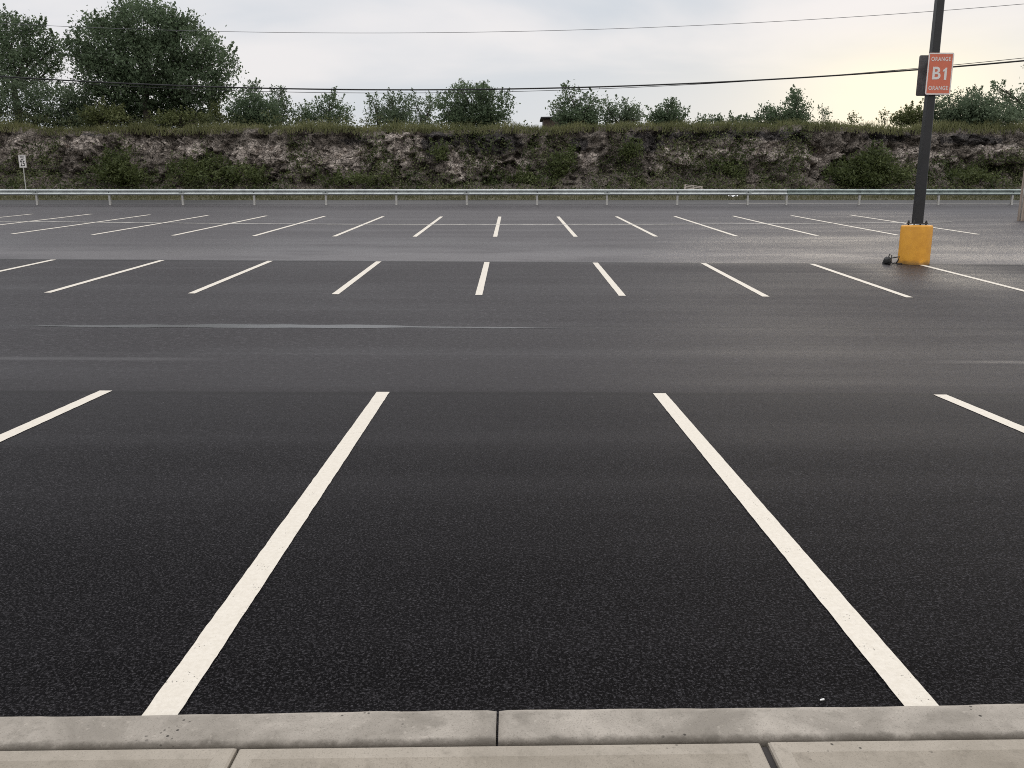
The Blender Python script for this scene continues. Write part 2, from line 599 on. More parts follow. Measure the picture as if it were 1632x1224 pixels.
kv, kf = kerb_mesh()
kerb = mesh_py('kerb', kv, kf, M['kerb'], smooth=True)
tag(kerb, kind='structure')
for p in kerb.data.polygons:
    if len(p.vertices) > 4:
        p.use_smooth = False

# ---- sidewalk slabs with tooled margins
sv, sf, sm = [], [], []


def slab(x0, x1, y0f, y1f, z, edge=.055):
    """slab between x0,x1; y from y1 (back) to y0f(x) (kerb side)"""
    b = .006

    def P(u, v, zz):
        x = x0 + (x1 - x0) * u
        yb, yf = y1f, y0f(x)
        return (x, yb + (yf - yb) * v, zz)
    eu = edge / (x1 - x0)
    ev = edge / 2.0
    us = [0, b / (x1 - x0), eu, 1 - eu, 1 - b / (x1 - x0), 1]
    vs = [0, b / 2, ev, 1 - ev, 1 - b / 2, 1]
    n0 = len(sv)
    for j, v in enumerate(vs):
        for i, u in enumerate(us):
            rim = i in (0, 5) or j in (0, 5)
            sv.append(P(u, v, z - (.006 if rim else 0)))
    for j in range(5):
        for i in range(5):
            a = n0 + j * 6 + i
            sf.append((a, a + 1, a + 7, a + 6))
            sm.append(0 if (i == 2 and j == 2) else 1)
    # skirt
    ring = [n0 + i for i in range(6)] + [n0 + 6 * j + 5 for j in range(1, 6)] + [n0 + 30 + i for i in (4, 3, 2, 1, 0)] + [n0 + 6 * j for j in (4, 3, 2, 1)]
    n1 = len(sv)
    for k in ring:
        sv.append((sv[k][0], sv[k][1], z - .12))
    for k in range(len(ring)):
        l = (k + 1) % len(ring)
        sf.append((ring[l], ring[k], n1 + k, n1 + l))
        sm.append(1)


xj = [-.845 - 1.62 * k for k in range(6, 0, -1)] + [-.845, .785] + [.785 + 1.62 * k for k in range(1, 7)]
for i, (a, b) in enumerate(zip(xj[:-1], xj[1:])):
    ga = .013 if abs(a - .785) < .01 else .004
    gb = .013 if abs(b - .785) < .01 else .004
    slab(a + ga, b - gb, lambda x: KY(x) - .172 - .011, .3, .143 + (.003 if i % 2 else 0))
    slab(a + ga, b - gb, lambda x: .29, -1.8, .143 + (0 if i % 2 else .003))
walk = mesh_py('sidewalk', sv, sf, [M['walk'], M['walk_edge']])
walk.data.polygons.foreach_set('material_index', sm)
tag(walk, kind='structure')
mb = MB()
mb.box(.785 - .0125, .785 + .0125, -1.8, 2.255, .0, .128)
mb.box(-11, 11, -1.9, 2.2, -.05, .02)
o = mb.build('sidewalk_joint_filler', M['filler'])
tag(o, kind='structure')

# ================================================================== painted lines
ORD = ['first', 'second', 'third', 'fourth', 'fifth', 'sixth', 'seventh', 'eighth', 'ninth', 'tenth', 'eleventh', 'twelfth', 'thirteenth', 'fourteenth', 'fifteenth']


def painted_line(x, y0, y1, w, rag=.004, name='stall_line', skew=0.0):
    n = max(8, int((y1 - y0) / (.03 if y0 < 6 else .12)))
    t = np.linspace(0, 1, n)
    yy = y0 + (y1 - y0) * t
    V = []
    for s, sd in ((-1, 3.1), (-.33, None), (.33, None), (1, 8.7)):
        if sd is not None:
            q = np.stack([yy * 14 + x, np.full(n, sd), np.full(n, x)], -1)
            e = (fbm(q, 3) - .5) * 2 * rag
        else:
            e = 0
        xx = x + skew * (t - .5) + s * w / 2 + e
        V.append(np.stack([xx, yy, gz(xx, yy) + .005], -1))
    V = np.stack(V, 1).reshape(-1, 3)
    i = np.arange(n - 1)[:, None] * 4 + np.arange(3)[None]
    i = i.ravel()
    return mesh_quads(name, V, np.stack([i, i + 1, i + 5, i + 4], -1), M['paint'], smooth=True)


labs = ['white stall line cut off at the left edge, in the near row', 'long wide white stall line running to the kerb left of the kerb joint',
        'long wide white stall line running to the kerb right of the kerb joint', 'white stall line cut off at the right edge, in the near row']
for k, x in enumerate((-4.055, -1.283, 1.462, 4.235)):
    o = painted_line(x + .014, 2.45 + .018 * x, 7.92 - .01 * x, .128, .004, skew=-.028)
    tag(o, labs[k], 'painted line', 'stall lines of the near row')
for i, k in enumerate(range(-5, 6)):
    x = -.635 + 2.745 * k
    o = painted_line(x, 15.6, 20.88, .135, .006)
    if k == 4:
        lb = 'white stall line of the middle row that starts at the yellow pole base'
    elif k == 5:
        lb = 'white stall line of the middle row right of the yellow pole base'
    else:
        lb = f'{ORD[i]} white stall line from the left in the middle row'
    tag(o, lb, 'painted line', 'stall lines of the middle row')
for i, k in enumerate(range(-8, 7)):
    x = -.575 + 2.745 * k
    o = painted_line(x, 28.25, 39.2, .145, .008)
    tag(o, f'{ORD[i]} thin white stall line from the left in the row near the guardrail', 'painted line', 'stall lines of the far double row')


def cross_line(x0, x1, y, w, name, mat, yf=None):
    xs_ = np.arange(x0, x1 + .01, .5)
    V = []
    for s in (-1, 1):
        yy = (y + s * w / 2) * np.ones_like(xs_) if yf is None else yf(xs_) + s * w / 2
        V.append(np.stack([xs_, yy, gz(xs_, yy) + .009], -1))
    V = np.concatenate(V)
    n = len(xs_)
    i = np.arange(n - 1)
    return mesh_quads(name, V, np.stack([i, i + 1, i + 1 + n, i + n], -1), mat, smooth=True)


M['paint_thin'] = simple('worn_thin_paint', (.62, .59, .54), .6, 0, .3, 2, .1)
o = cross_line(-24, 18.4, 34.0, .15, 'divider_line', M['paint_thin'])
tag(o, 'thin pale line crossing all the stall lines of the far double row', 'painted line')
o = cross_line(12, 40, 46.25, .16, 'road_edge_line', M['paint'], lambda x: 46.3 - .012 * (x - 12))
tag(o, 'white edge line of the road behind the guardrail at right', 'painted line')


# ---- standing water in the swale
def puddle(name, x0, x1, yc, w, seed):
    n = int((x1 - x0) / .12)
    xs_ = np.linspace(x0, x1, n)
    t = np.linspace(0, 1, n)
    env = np.clip(np.minimum(t, 1 - t) * 6, 0, 1)
    a = fbm(np.stack([xs_ * .8, np.full(n, seed), np.zeros(n)], -1), 4)
    b = fbm(np.stack([xs_ * .45, np.full(n, seed + 5.5), np.zeros(n)], -1), 3)
    c = yc + (b - .5) * .35
    hw = np.clip((a - .28) * 1.9, .05, 1) * w * env + .004
    V = np.concatenate([np.stack([xs_, c - hw, gz(xs_, c - hw) + .004], -1), np.stack([xs_, c + hw, gz(xs_, c + hw) + .004], -1)])
    i = np.arange(n - 1)
    return mesh_quads(name, V, np.stack([i, i + 1, i + 1 + n, i + n], -1), M['water'], smooth=True)


n = NT('shallow_water')
M['water'] = n.fin((.05, .05, .052), .30, n.bump(n.noise(25, 3, .6), .10, .01), 0, .8)
tag(puddle('puddle', -8.4, .9, 12.45, .17, 1.0), kind='structure')
# ================================================================== cliff and plateau
xs = np.arange(-95, 95.01, .17)
nv = 46
vv = np.linspace(0, 1, nv)
XX, VV = np.meshgrid(xs, vv)
xf, vf = XX.ravel(), VV.ravel()


def line_noise(x, sc, seed, oct=3):
    return fbm(np.stack([x * sc, np.full_like(x, seed), np.zeros_like(x)], -1), oct) - .5


def top_y(x):
    return 60.6 + 2.2 * line_noise(x, .12, 3.3)


def top_z(x):
    return 7.62 + .5 * line_noise(x, .10, 9.1) + .35 * line_noise(x, .6, 2.2)


def foot_y(x):
    return 56.9 + 1.2 * line_noise(x, .15, 6.6)


fy, ty, tz_ = foot_y(xf), top_y(xf), top_z(xf)
fz = gz(xf, fy) - .1
steep = np.clip((vf - .28) / .72, 0, 1)
py = fy + (ty - fy) * (.62 * np.clip(vf / .32, 0, 1) ** .8 + .38 * steep)
pz = fz + (tz_ - fz) * vf
P0 = np.stack([xf, py, pz], -1)
blk = cellnoise(P0 * np.array([1.5, .01, .8]) + (fbm(P0 * .7, 2) - .5)[:, None] * 2.5)
blk2 = cellnoise(P0 * np.array([3.2, .01, 2.2]) + (fbm(P0 * 1.4 + 9, 2) - .5)[:, None] * 2.5)
dis = (fbm(P0 * np.array([.6, .45, .3]), 4) - .5) * 2.6 + (blk - .5) * .9 + (blk2 - .5) * .5 + (fbm(P0 * 2.5, 3) - .5) * .5
env = np.clip(vf * 6, 0, 1) * np.clip((1 - vf) * 9, 0, 1)
py = py - dis * env
pz = pz + (fbm(P0 * 1.9 + 40, 3) - .5) * .5 * env
idx = np.arange(xf.size).reshape(XX.shape)
F4 = np.stack([idx[:-1, :-1], idx[:-1, 1:], idx[1:, 1:], idx[1:, :-1]], -1).reshape(-1, 4)
cliff = mesh_quads('cliff', np.stack([xf, py, pz], -1), F4, M['cliff'])
tag(cliff, kind='structure')


def spots(lst):
    m = np.zeros(xf.size)
    for (a, b, ra, rb, s) in lst:
        c = at(a, b, 59)
        k = scale_at(b, 59)
        m = np.maximum(m, s * np.exp(-(((xf - c[0]) / (ra * k)) ** 2 + ((pz - c[2]) / (rb * k)) ** 2)))
    return m


bright = spots([(20, 235, 60, 22, .6), (110, 225, 60, 14, .6), (210, 225, 50, 14, .62), (300, 232, 45, 22, .62), (420, 245, 70, 18, .6), (480, 252, 60, 18, .75), (560, 250, 55, 20, .8),
                (605, 243, 55, 22, .95), (735, 262, 20, 28, 1.0), (770, 262, 40, 10, .8), (830, 268, 14, 20, .7), (935, 252, 24, 16, .95), (1060, 245, 28, 14, .7),
                (1075, 268, 40, 14, .8), (1110, 250, 70, 18, .7), (1215, 240, 60, 22, .75), (1290, 250, 50, 20, .75), (1330, 240, 50, 14, .6),
                (1450, 245, 50, 14, .75), (1500, 255, 60, 20, .65), (1600, 240, 60, 16, .75), (640, 215, 30, 10, .6), (660, 222, 12, 18, .8)]) + (fbm(P0 * np.array([.18, .01, .5]) + 3, 3) - .5) * .5
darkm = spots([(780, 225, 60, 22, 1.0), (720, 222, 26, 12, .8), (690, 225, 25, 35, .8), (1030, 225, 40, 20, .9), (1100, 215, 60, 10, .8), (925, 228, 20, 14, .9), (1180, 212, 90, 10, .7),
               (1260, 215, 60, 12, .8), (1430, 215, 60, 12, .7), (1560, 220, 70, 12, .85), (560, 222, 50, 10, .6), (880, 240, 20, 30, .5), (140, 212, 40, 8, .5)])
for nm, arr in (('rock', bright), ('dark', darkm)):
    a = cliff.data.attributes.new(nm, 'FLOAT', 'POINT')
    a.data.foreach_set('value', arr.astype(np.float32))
CL = dict(x=xf.reshape(XX.shape), y=py.reshape(XX.shape), z=pz.reshape(XX.shape))


def cliff_at(x, v):
    """interpolated cliff surface points (arrays)"""
    fi = np.clip((x - xs[0]) / .17, 0, len(xs) - 2)
    fj = np.clip(v * (nv - 1), 0, nv - 2)
    i, j = fi.astype(int), fj.astype(int)
    a, b = fi - i, fj - j
    out = []
    for c in ('x', 'y', 'z'):
        A = CL[c]
        out.append((A[j, i] * (1 - a) + A[j, i + 1] * a) * (1 - b) + (A[j + 1, i] * (1 - a) + A[j + 1, i + 1] * a) * b)
    return np.stack(out, -1)


def cliff_px(px, pyy):
    """point on the cliff roughly seen at photo pixel"""
    best, bd = None, 1e9
    x = at(px, pyy, 58.5)[0]
    q = cliff_at(np.full(60, x), np.linspace(0, .98, 60))
    for p in q:
        zc = p[1] * CT + (CAMZ - p[2]) * ST
        v = (CAMZ - p[2]) * CT - p[1] * ST
        e = abs(CY + F * v / zc - pyy)
        if e < bd:
            best, bd = p, e
    return best


yb = np.concatenate([np.linspace(0, 14, 15), [25, 60, 150, 500]])
Xp, Yp = np.meshgrid(np.arange(-95, 95.1, .85), yb)
xx, dd = Xp.ravel(), Yp.ravel()
Zp = top_z(xx) - np.interp(dd, [0, 12, 30, 500], [0, .55, .9, 3]) + (fbm(np.stack([xx * .4, dd * .4, 0 * xx], -1), 3) - .5) * .5 * np.clip(dd / 2, 0, 1)
idx = np.arange(xx.size).reshape(Xp.shape)
F4 = np.stack([idx[:-1, :-1], idx[:-1, 1:], idx[1:, 1:], idx[1:, :-1]], -1).reshape(-1, 4)
plate = mesh_quads('plateau', np.stack([xx, top_y(xx) + dd, Zp], -1), F4, M['soil'], smooth=True)
tag(plate, kind='structure')


def plateau_z(x, y):
    x = np.atleast_1d(np.asarray(x, float))
    d = np.clip(np.atleast_1d(np.asarray(y, float)) - top_y(x), 0, None)
    return top_z(x) - np.interp(d, [0, 12, 30, 500], [0, .55, .9, 3])


# ================================================================== foliage
def leaf_cloud(c, size, aspect=.55, up=None):
    """diamond leaves at points c (N,3) -> V (4N,3), F"""
    n = len(c)
    a = rng.normal(size=(n, 3))
    if up is not None:
        a = a * np.array([1, 1, up[0]]) + np.array([0, 0, up[1]])
    a /= np.linalg.norm(a, axis=1)[:, None]
    b = np.cross(a, rng.normal(size=(n, 3)))
    b /= np.linalg.norm(b, axis=1)[:, None]
    s = (size * rng.uniform(.6, 1.3, n))[:, None]
    nrm = np.cross(a, b)
    V = np.stack([c - a * s * .5, c + b * s * aspect * .5 + nrm * s * .08, c + a * s * .5, c - b * s * aspect * .5 + nrm * s * .08], 1)
    return V.reshape(-1, 3), np.arange(4 * n).reshape(n, 4)


def lobe_points(lobes, spray_r, per, dens, gap, shoots=1.0):
    """leaf positions for a crown made of lobes (c, rx, ry, rz)"""
    pts = []
    for (c, rx, ry, rz) in lobes:
        area = (rx * rz + rx * ry + ry * rz) / 3 * 4
        ns = int(dens * area * 17)
        u = rng.normal(size=(ns, 3))
        u /= np.linalg.norm(u, axis=1)[:, None]
        rad = rng.uniform(.25, 1, ns) ** .55
        wob = .60 + .80 * fbm(u * 2.4 + c * .77, 3)
        cc = c + u * (rad * wob)[:, None] * np.array([rx, ry, rz])
        keep = fbm(cc * .9, 3) > gap - (1 - rad) * .25
        cc = cc[keep]
        sr = spray_r * rng.uniform(.6, 1.35, len(cc))
        k = int(per * 1.5)
        off = rng.normal(size=(len(cc), k, 3)) * (sr[:, None, None] * np.array([.55, .55, .5]))
        pts.append((cc[:, None, :] + off).reshape(-1, 3))
        # upright leafy shoots break the outline
        nsh = int(shoots * (4 + area * .35))
        for _ in range(nsh):
            u1 = rng.normal(size=3)
            u1[2] = abs(u1[2]) * .9 + .15
            u1 /= np.linalg.norm(u1)
            w1 = .62 + .62 * fbm((u1 * 2.4 + c * .77)[None], 3)[0]
            p0 = c + u1 * w1 * np.array([rx, ry, rz]) * .92
            L = rng.uniform(.35, .95) * min(1.0, .45 + .35 * max(rx, rz))
            di = u1 * np.array([.7, .7, .5]) + np.array([0, 0, .75]) + rng.normal(size=3) * .18
            di /= np.linalg.norm(di)
            m = int(34 * L / .6)
            tt = rng.uniform(-.25, 1, m)
            off = rng.normal(size=(m, 3)) * (.115 * (1.15 - np.clip(tt, 0, 1)))[:, None]
            pts.append(p0 + di * (tt * L)[:, None] + off)
    return np.concatenate(pts)


def crown_lobes(spec, d, depth=.85):
    out = []
    for s in spec:
        px, pyy, rp = s[:3]
        rzp = s[3] if len(s) > 3 else rp
        dd = d + rng.uniform(-.6, .6)
        k = scale_at(pyy, dd)
        out.append((at(px, pyy, dd), rp * k, max(rp, rzp) * k * depth, rzp * k))
    return out


def make_tree(name, spec, d, trunk_px, label, cat, mat, leaf=.24, dens=1.0, per=9, spray=.38, gap=.36, group=None, trunk_r=.16, limbs=True):
    skirt = [(q[0] + rng.uniform(-3, 3), 191 + rng.uniform(-3, 2), q[2] * .9, 9 + rng.uniform(0, 4)) for q in spec if q[1] > 158 and q[2] > 9]
    lobes = crown_lobes(list(spec) + skirt, d)
    cx = at(trunk_px, 190, d)[0]
    bz = float(plateau_z(cx, d)[0]) - .15
    root = empty(name, (cx, d, bz))
    tag(root, label, cat, group)
    base = np.array([cx, d, bz])
    pts = lobe_points(lobes, spray, per, dens, gap)
    pts = pts[pts[:, 2] > bz + .1]
    V, Fq = leaf_cloud(pts - base, leaf * .82)
    mesh_quads('crown', V, Fq, mat, root)
    mb = MB()
    topc = max(lobes, key=lambda l: l[0][2])
    cz = np.mean([l[0][2] for l in lobes])
    fork = np.array([cx + rng.uniform(-.1, .1), d, bz + max(.4, (cz - bz) * .55)])
    mb.tube([(0, 0, -.2), tuple((fork - base) * np.array([.5, .5, .5]) + np.array([.06, 0, 0])), tuple(fork - base)], [trunk_r * 1.25, trunk_r, trunk_r * .8], 8)
    for (c, rx, ry, rz) in lobes:
        m = (fork + c) / 2 + rng.normal(size=3) * .15 + np.array([0, 0, -.12])
        end = c + (c - fork) * .35
        end = c + (c - fork) * .12
        mb.tube([tuple(fork - base), tuple(m - base), tuple(c - base), tuple(end - base)], [trunk_r * .5, trunk_r * .32, trunk_r * .14, trunk_r * .04], 6)
        for _ in range(5):
            e = c + np.clip(rng.normal(size=3) * .45, -.7, .7) * np.array([rx, ry, rz])
            mb.tube([tuple(m - base), tuple((m + e) / 2 + rng.normal(size=3) * .12 - base), tuple(e - base)], [trunk_r * .16, trunk_r * .10, trunk_r * .03], 5)
    mb.build('trunk', M['bark'], root, True)
    return root


def make_bush(name, spec, d, label, cat, mat, leaf=.2, dens=1.2, per=10, spray=.3, gap=.3, group=None, base_pt=None):
    lobes = crown_lobes(spec, d)
    if base_pt is None:
        c = np.mean([l[0] for l in lobes], axis=0)
        base_pt = np.array([c[0], c[1], min(l[0][2] - l[3] for l in lobes)])
    root = empty(name, base_pt)
    tag(root, label, cat, group)
    pts = lobe_points(lobes, spray, per, dens, gap)
    V, Fq = leaf_cloud(pts - base_pt, leaf)
    mesh_quads('foliage', V, Fq, mat, root)
    mb = MB()
    for (c, rx, ry, rz) in lobes:
        for _ in range(4):
            e = c + rng.normal(size=3) * np.array([rx, ry, rz]) * .5
            mb.tube([(rng.uniform(-.1, .1), rng.uniform(-.1, .1), -.1), tuple((e - base_pt) * .5 + np.array([0, 0, .05])), tuple(e - base_pt)], [.03, .022, .008], 5)
    mb.build('stem', M['bark'], root, True)
    return root


# --- trees on the ridge (lobes in photo pixels: x, y, rx[, rz])
T = make_tree
T('ridge_tree', [(235, 45, 62, 42), (175, 72, 62, 45), (300, 75, 58, 42), (130, 85, 32, 24), (345, 100, 34, 32), (235, 105, 95, 45), (165, 125, 50, 34), (310, 135, 55, 30), (240, 150, 80, 34), (345, 150, 22, 20), (210, 20, 26, 20), (255, 24, 24, 18), (292, 40, 22, 18), (160, 40, 20, 16)],
  65, 235, 'biggest tree on the ridge with a broad rounded dark crown', 'tree', M['leaf_blue'], .27, .95, 9, .42, .33, trunk_r=.34)
T('ridge_tree', [(15, 75, 45, 46), (60, 70, 30, 30), (-30, 70, 50, 50), (52, 45, 18, 14), (88, 72, 16, 14), (10, 35, 22, 14), (35, 105, 55, 34), (85, 105, 18, 14)],
  66, 30, 'tall ragged tree at the left edge of the photo with sky showing through its crown', 'tree', M['leaf_blue'], .25, .95, 8, .40, .37, trunk_r=.28)
T('ridge_tree', [(25, 155, 52, 34), (85, 160, 48, 30), (-30, 150, 50, 40), (120, 165, 30, 24)],
  64.2, 55, 'low dense tree filling the gap under the tall ragged left tree', 'tree', M['leaf_mid'], .23, .95, 9, .36, .30, trunk_r=.18)
T('ridge_tree', [(150, 165, 40, 30), (205, 172, 40, 24), (280, 172, 45, 22), (330, 172, 26, 18)],
  66.8, 215, 'dark shrubby tree filling in beneath the biggest tree crown', 'tree', M['leaf_blue'], .23, 1.0, 9, .36, .28, trunk_r=.16)
T('ridge_tree', [(398, 166, 36, 26), (385, 182, 28, 22), (420, 180, 30, 24), (405, 146, 16, 10)],
  63.5, 400, 'round low tree just right of the biggest ridge tree', 'tree', M['leaf_blue'], .21, 1.1, 9, .32, .30)
T('ridge_tree', [(443, 162, 12, 22), (456, 170, 10, 14), (436, 178, 20, 18), (447, 148, 6, 8)],
  65.5, 442, 'narrow spiky tree behind the round low tree', 'tree', M['leaf_mid'], .2, .9, 8, .28, .38)
T('ridge_tree', [(525, 172, 24, 20), (500, 180, 24, 16), (548, 180, 16, 14), (480, 184, 16, 12), (526, 158, 10, 8)],
  66, 522, 'small bushy tree under the lowest stretch of the wires, left of the paired trees', 'tree', M['leaf_blue'], .2, .95, 8, .3, .36)
T('ridge_tree', [(600, 172, 16, 18), (594, 162, 9, 9), (610, 182, 18, 12)],
  66.5, 602, 'thin open tree with a gap of sky inside, left of the columnar tree', 'tree', M['leaf_mid'], .2, .75, 8, .28, .42)
T('ridge_tree', [(634, 172, 22, 22), (624, 158, 12, 10), (645, 180, 22, 14), (628, 186, 24, 12)],
  65.5, 634, 'columnar mid green tree with a blunt top, between two thin open trees', 'tree', M['leaf_mid'], .2, .95, 8, .3, .34)
T('ridge_tree', [(660, 164, 9, 14), (672, 178, 22, 16), (688, 166, 12, 14)],
  67, 672, 'ragged twin topped tree touching the left of the wide round tree', 'tree', M['leaf_mid'], .2, .75, 8, .3, .40)
T('ridge_tree', [(752, 158, 36, 26), (722, 172, 30, 26), (788, 172, 32, 24), (755, 182, 50, 20), (770, 148, 20, 14), (735, 144, 14, 9)],
  63.5, 752, 'wide round dark tree in the middle of the ridge crossed by the wires', 'tree', M['leaf_blue'], .22, 1.1, 9, .34, .32, trunk_r=.2)
T('ridge_tree', [(915, 162, 24, 22), (908, 150, 16, 14), (890, 172, 14, 14), (935, 178, 28, 20), (945, 165, 16, 14), (915, 188, 36, 16)],
  63.2, 920, 'open crowned tree with loose left side growing beside the dark roofed shed', 'tree', M['leaf_blue'], .22, .85, 8, .32, .38, trunk_r=.18)
T('ridge_tree', [(985, 180, 24, 16), (1003, 174, 15, 13), (968, 172, 14, 12), (1012, 186, 14, 10)],
  65, 990, 'low spreading tree joined to the right side of the open crowned tree', 'tree', M['leaf_mid'], .2, 1.0, 8, .3, .34)
T('ridge_tree', [(1064, 178, 20, 15), (1056, 190, 22, 14), (1080, 184, 16, 12), (1045, 196, 20, 12), (1068, 166, 10, 6)],
  62.6, 1062, 'small rounded tree standing alone right of centre on the ridge', 'tree', M['leaf_blue'], .2, 1.1, 9, .28, .32)
T('ridge_tree', [(1265, 168, 20, 18), (1268, 154, 12, 9), (1280, 178, 16, 16), (1232, 178, 16, 11), (1225, 188, 18, 12), (1258, 190, 26, 14)],
  63.2, 1262, 'two humped dark tree on the ridge left of the sun glow', 'tree', M['leaf_blue'], .2, 1.1, 9, .3, .32)
n_ = 0
T('ridge_tree', [(1313, 180, 8, 8), (1315, 190, 9, 8)],
  64, 1314, 'tiny sapling next to the two humped dark tree', 'sapling', M['leaf_mid'], .16, .9, 7, .22, .38, trunk_r=.05)
T('ridge_tree', [(1358, 188, 7, 5), (1360, 196, 9, 6)],
  64, 1359, 'tiny sapling silhouetted against the sun glow, shorter than its neighbours', 'sapling', M['leaf_olive'], .16, .9, 7, .22, .38, trunk_r=.05)
T('ridge_tree', [(1408, 186, 6, 7), (1410, 195, 8, 6)],
  64, 1409, 'tiny sapling just left of the mound of brush by the light pole', 'sapling', M['leaf_olive'], .16, .8, 7, .22, .40, trunk_r=.05)
T('ridge_tree', [(1455, 184, 24, 14), (1440, 192, 20, 10), (1475, 188, 22, 16)],
  64, 1458, 'rounded olive tree low behind the light pole', 'tree', M['leaf_olive'], .2, 1.0, 9, .28, .32)
T('ridge_tree', [(1520, 168, 36, 18), (1560, 172, 40, 22), (1535, 184, 50, 18), (1580, 186, 50, 18)],
  62.8, 1540, 'dense broad tree right of the light pole with olive foliage', 'tree', M['leaf_mid'], .22, 1.0, 9, .34, .30, trunk_r=.18)
T('ridge_tree', [(1553, 152, 14, 8), (1596, 152, 20, 13), (1590, 138, 10, 8), (1620, 160, 26, 16), (1650, 150, 26, 30), (1660, 110, 24, 26), (1634, 170, 30, 20)],
  65, 1640, 'sparse leafed tree at the right edge of the photo with leaves scattered on bright sky', 'tree', M['leaf_mid'], .23, .5, 7, .36, .43, trunk_r=.2)
hz = [(1118, 195, 9, 7), (1140, 194, 12, 7), (1168, 193, 12, 7), (1188, 193, 10, 7), (1206, 194, 11, 8)]
hl = ['leftmost low shrub in the ridge row beside the small lone rounded tree',
      'low shrub second from the left in the row left of the two humped tree', 'low shrub in the middle of the row left of the two humped tree',
      'low shrub second nearest to the two humped tree in the ridge row', 'low shrub touching the left foot of the two humped tree']
for s, l in zip(hz, hl):
    make_bush('ridge_shrub', [s, (s[0] + 3, s[1] + 5, s[2] * 1.1, s[3])], 64.5, l, 'shrub', M['leaf_mid'], .17, 1.1, 8, .22, .33, group='low shrubs along the ridge')
make_bush('ridge_shrub', [(170, 180, 28, 15), (150, 188, 20, 10), (190, 188, 20, 10)], 61.8, 'yellowish green shrub on the cliff edge below the biggest tree', 'shrub', M['leaf_olive'], .2, 1.2, 9, .26, .30)
make_bush('ridge_shrub', [(285, 188, 26, 9), (258, 191, 22, 8), (315, 190, 24, 9)], 62, 'long low olive shrub on the cliff edge right of the yellowish shrub', 'shrub', M['leaf_olive'], .19, 1.1, 9, .24, .32)
make_bush('ridge_shrub', [(345, 180, 12, 14), (352, 190, 14, 8)], 63.5, 'wispy shrub in the gap between the biggest tree and the round low tree', 'shrub', M['leaf_olive'], .18, .7, 7, .26, .40)


def cliff_bush(px, pyy, spec, label, mat=None, **kw):
    b = cliff_px(px, pyy)
    make_bush('cliff_bush', spec, b[1] - .35, label, 'bush', mat or M['leaf_bush'], group=None, base_pt=b, **kw)


cliff_bush(190, 285, [(188, 262, 24, 22), (175, 276, 26, 16), (205, 278, 24, 16)], 'dark green bush at the cliff foot below the biggest tree', leaf=.2, dens=1.1)
cliff_bush(300, 285, [(300, 272, 40, 18), (345, 268, 30, 18), (325, 285, 40, 12)], 'broad leafy bush on the lower cliff right of the dark green bush', leaf=.19, dens=.9)
cliff_bush(385, 288, [(385, 278, 30, 14), (410, 284, 24, 10)], 'low bright green bush at the cliff foot under the round low tree', leaf=.19, dens=.9)
cliff_bush(698, 255, [(698, 240, 14, 14), (702, 252, 12, 10)], 'fresh green bush high on the cliff against a black rock recess', leaf=.18, dens=1.0)
cliff_bush(895, 275, [(898, 258, 18, 20), (888, 272, 18, 14)], 'dark upright bush on the cliff left of a bare pink rock patch', leaf=.18, dens=1.0)
cliff_bush(1010, 250, [(1010, 236, 16, 14), (1000, 248, 14, 10)], 'small bush high on the cliff below the low spreading tree', leaf=.18, dens=.9)
cliff_bush(1155, 275, [(1150, 264, 22, 10), (1170, 272, 20, 10)], 'low green bush halfway up the cliff right of the pallet', leaf=.18, dens=.9)
cliff_bush(1380, 292, [(1380, 268, 46, 20), (1345, 282, 44, 16), (1415, 280, 40, 18), (1375, 288, 60, 12), (1395, 252, 30, 12)], 'largest cliff bush, bright green, left of the light pole', leaf=.2, dens=1.0)
cliff_bush(1530, 290, [(1530, 282, 36, 12), (1560, 286, 30, 10)], 'low bush at the cliff foot right of the light pole', leaf=.19, dens=.9)
cliff_bush(840, 292, [(840, 286, 30, 9), (800, 288, 26, 8)], 'low dark bush at the cliff foot below the middle round tree', leaf=.18, dens=.8)
cliff_bush(560, 292, [(560, 285, 28, 9), (600, 288, 26, 8), (525, 288, 22, 8)], 'low spreading bush at the cliff foot under the big pale rock face', leaf=.18, dens=.8)

# --- low brush behind the grass (uncountable)
n = 5200
x = rng.uniform(-75, 75, n)
y = top_y(x) + rng.uniform(.8, 5.5, n)
hb = 1.25 * np.clip(fbm(np.stack([x * .22, y * .3, 0 * x], -1), 3) * 1.9 - .35, .15, 1.25)
hb = hb * np.interp(x, [-75, .9, 1.6, 4.4, 5, 12, 75], [1, 1, .12, .12, .6, .55, .9])
p = np.stack([x, y, plateau_z(x, y) + hb * rng.uniform(.1, 1, n)], -1)
p = p[:, None, :] + rng.normal(size=(n, 12, 3)) * np.array([.28, .22, .18])
V, Fq = leaf_cloud(p.reshape(-1, 3), .17)
o = mesh_quads('ridge_brush', V, Fq, M['leaf_brush'])
tag(o, 'low brush filling the ridge between the trees behind the grass', 'brush', kind='stuff')

# --- scrub over the cliff (uncountable)
n = 21000
x = rng.uniform(-75, 75, n)
v = rng.beta(1.1, 1.5, n) * .98
p = cliff_at(x, v)
dens_ = fbm(p * np.array([.55, .2, .28]), 4) + .26 * (1 - v) - .05
k = dens_ > .565
p = p[k]
p = p[:, None, :] + rng.normal(size=(len(p), 6, 3)) * np.array([.22, .14, .17]) + np.array([0, -.12, .08])
V, Fq = leaf_cloud(p.reshape(-1, 3), .17)
o = mesh_quads('cliff_undergrowth', V, Fq, M['leaf_scrub'])
tag(o, 'patchy dark green scrub growing over the lower rock face', 'undergrowth', kind='stuff')


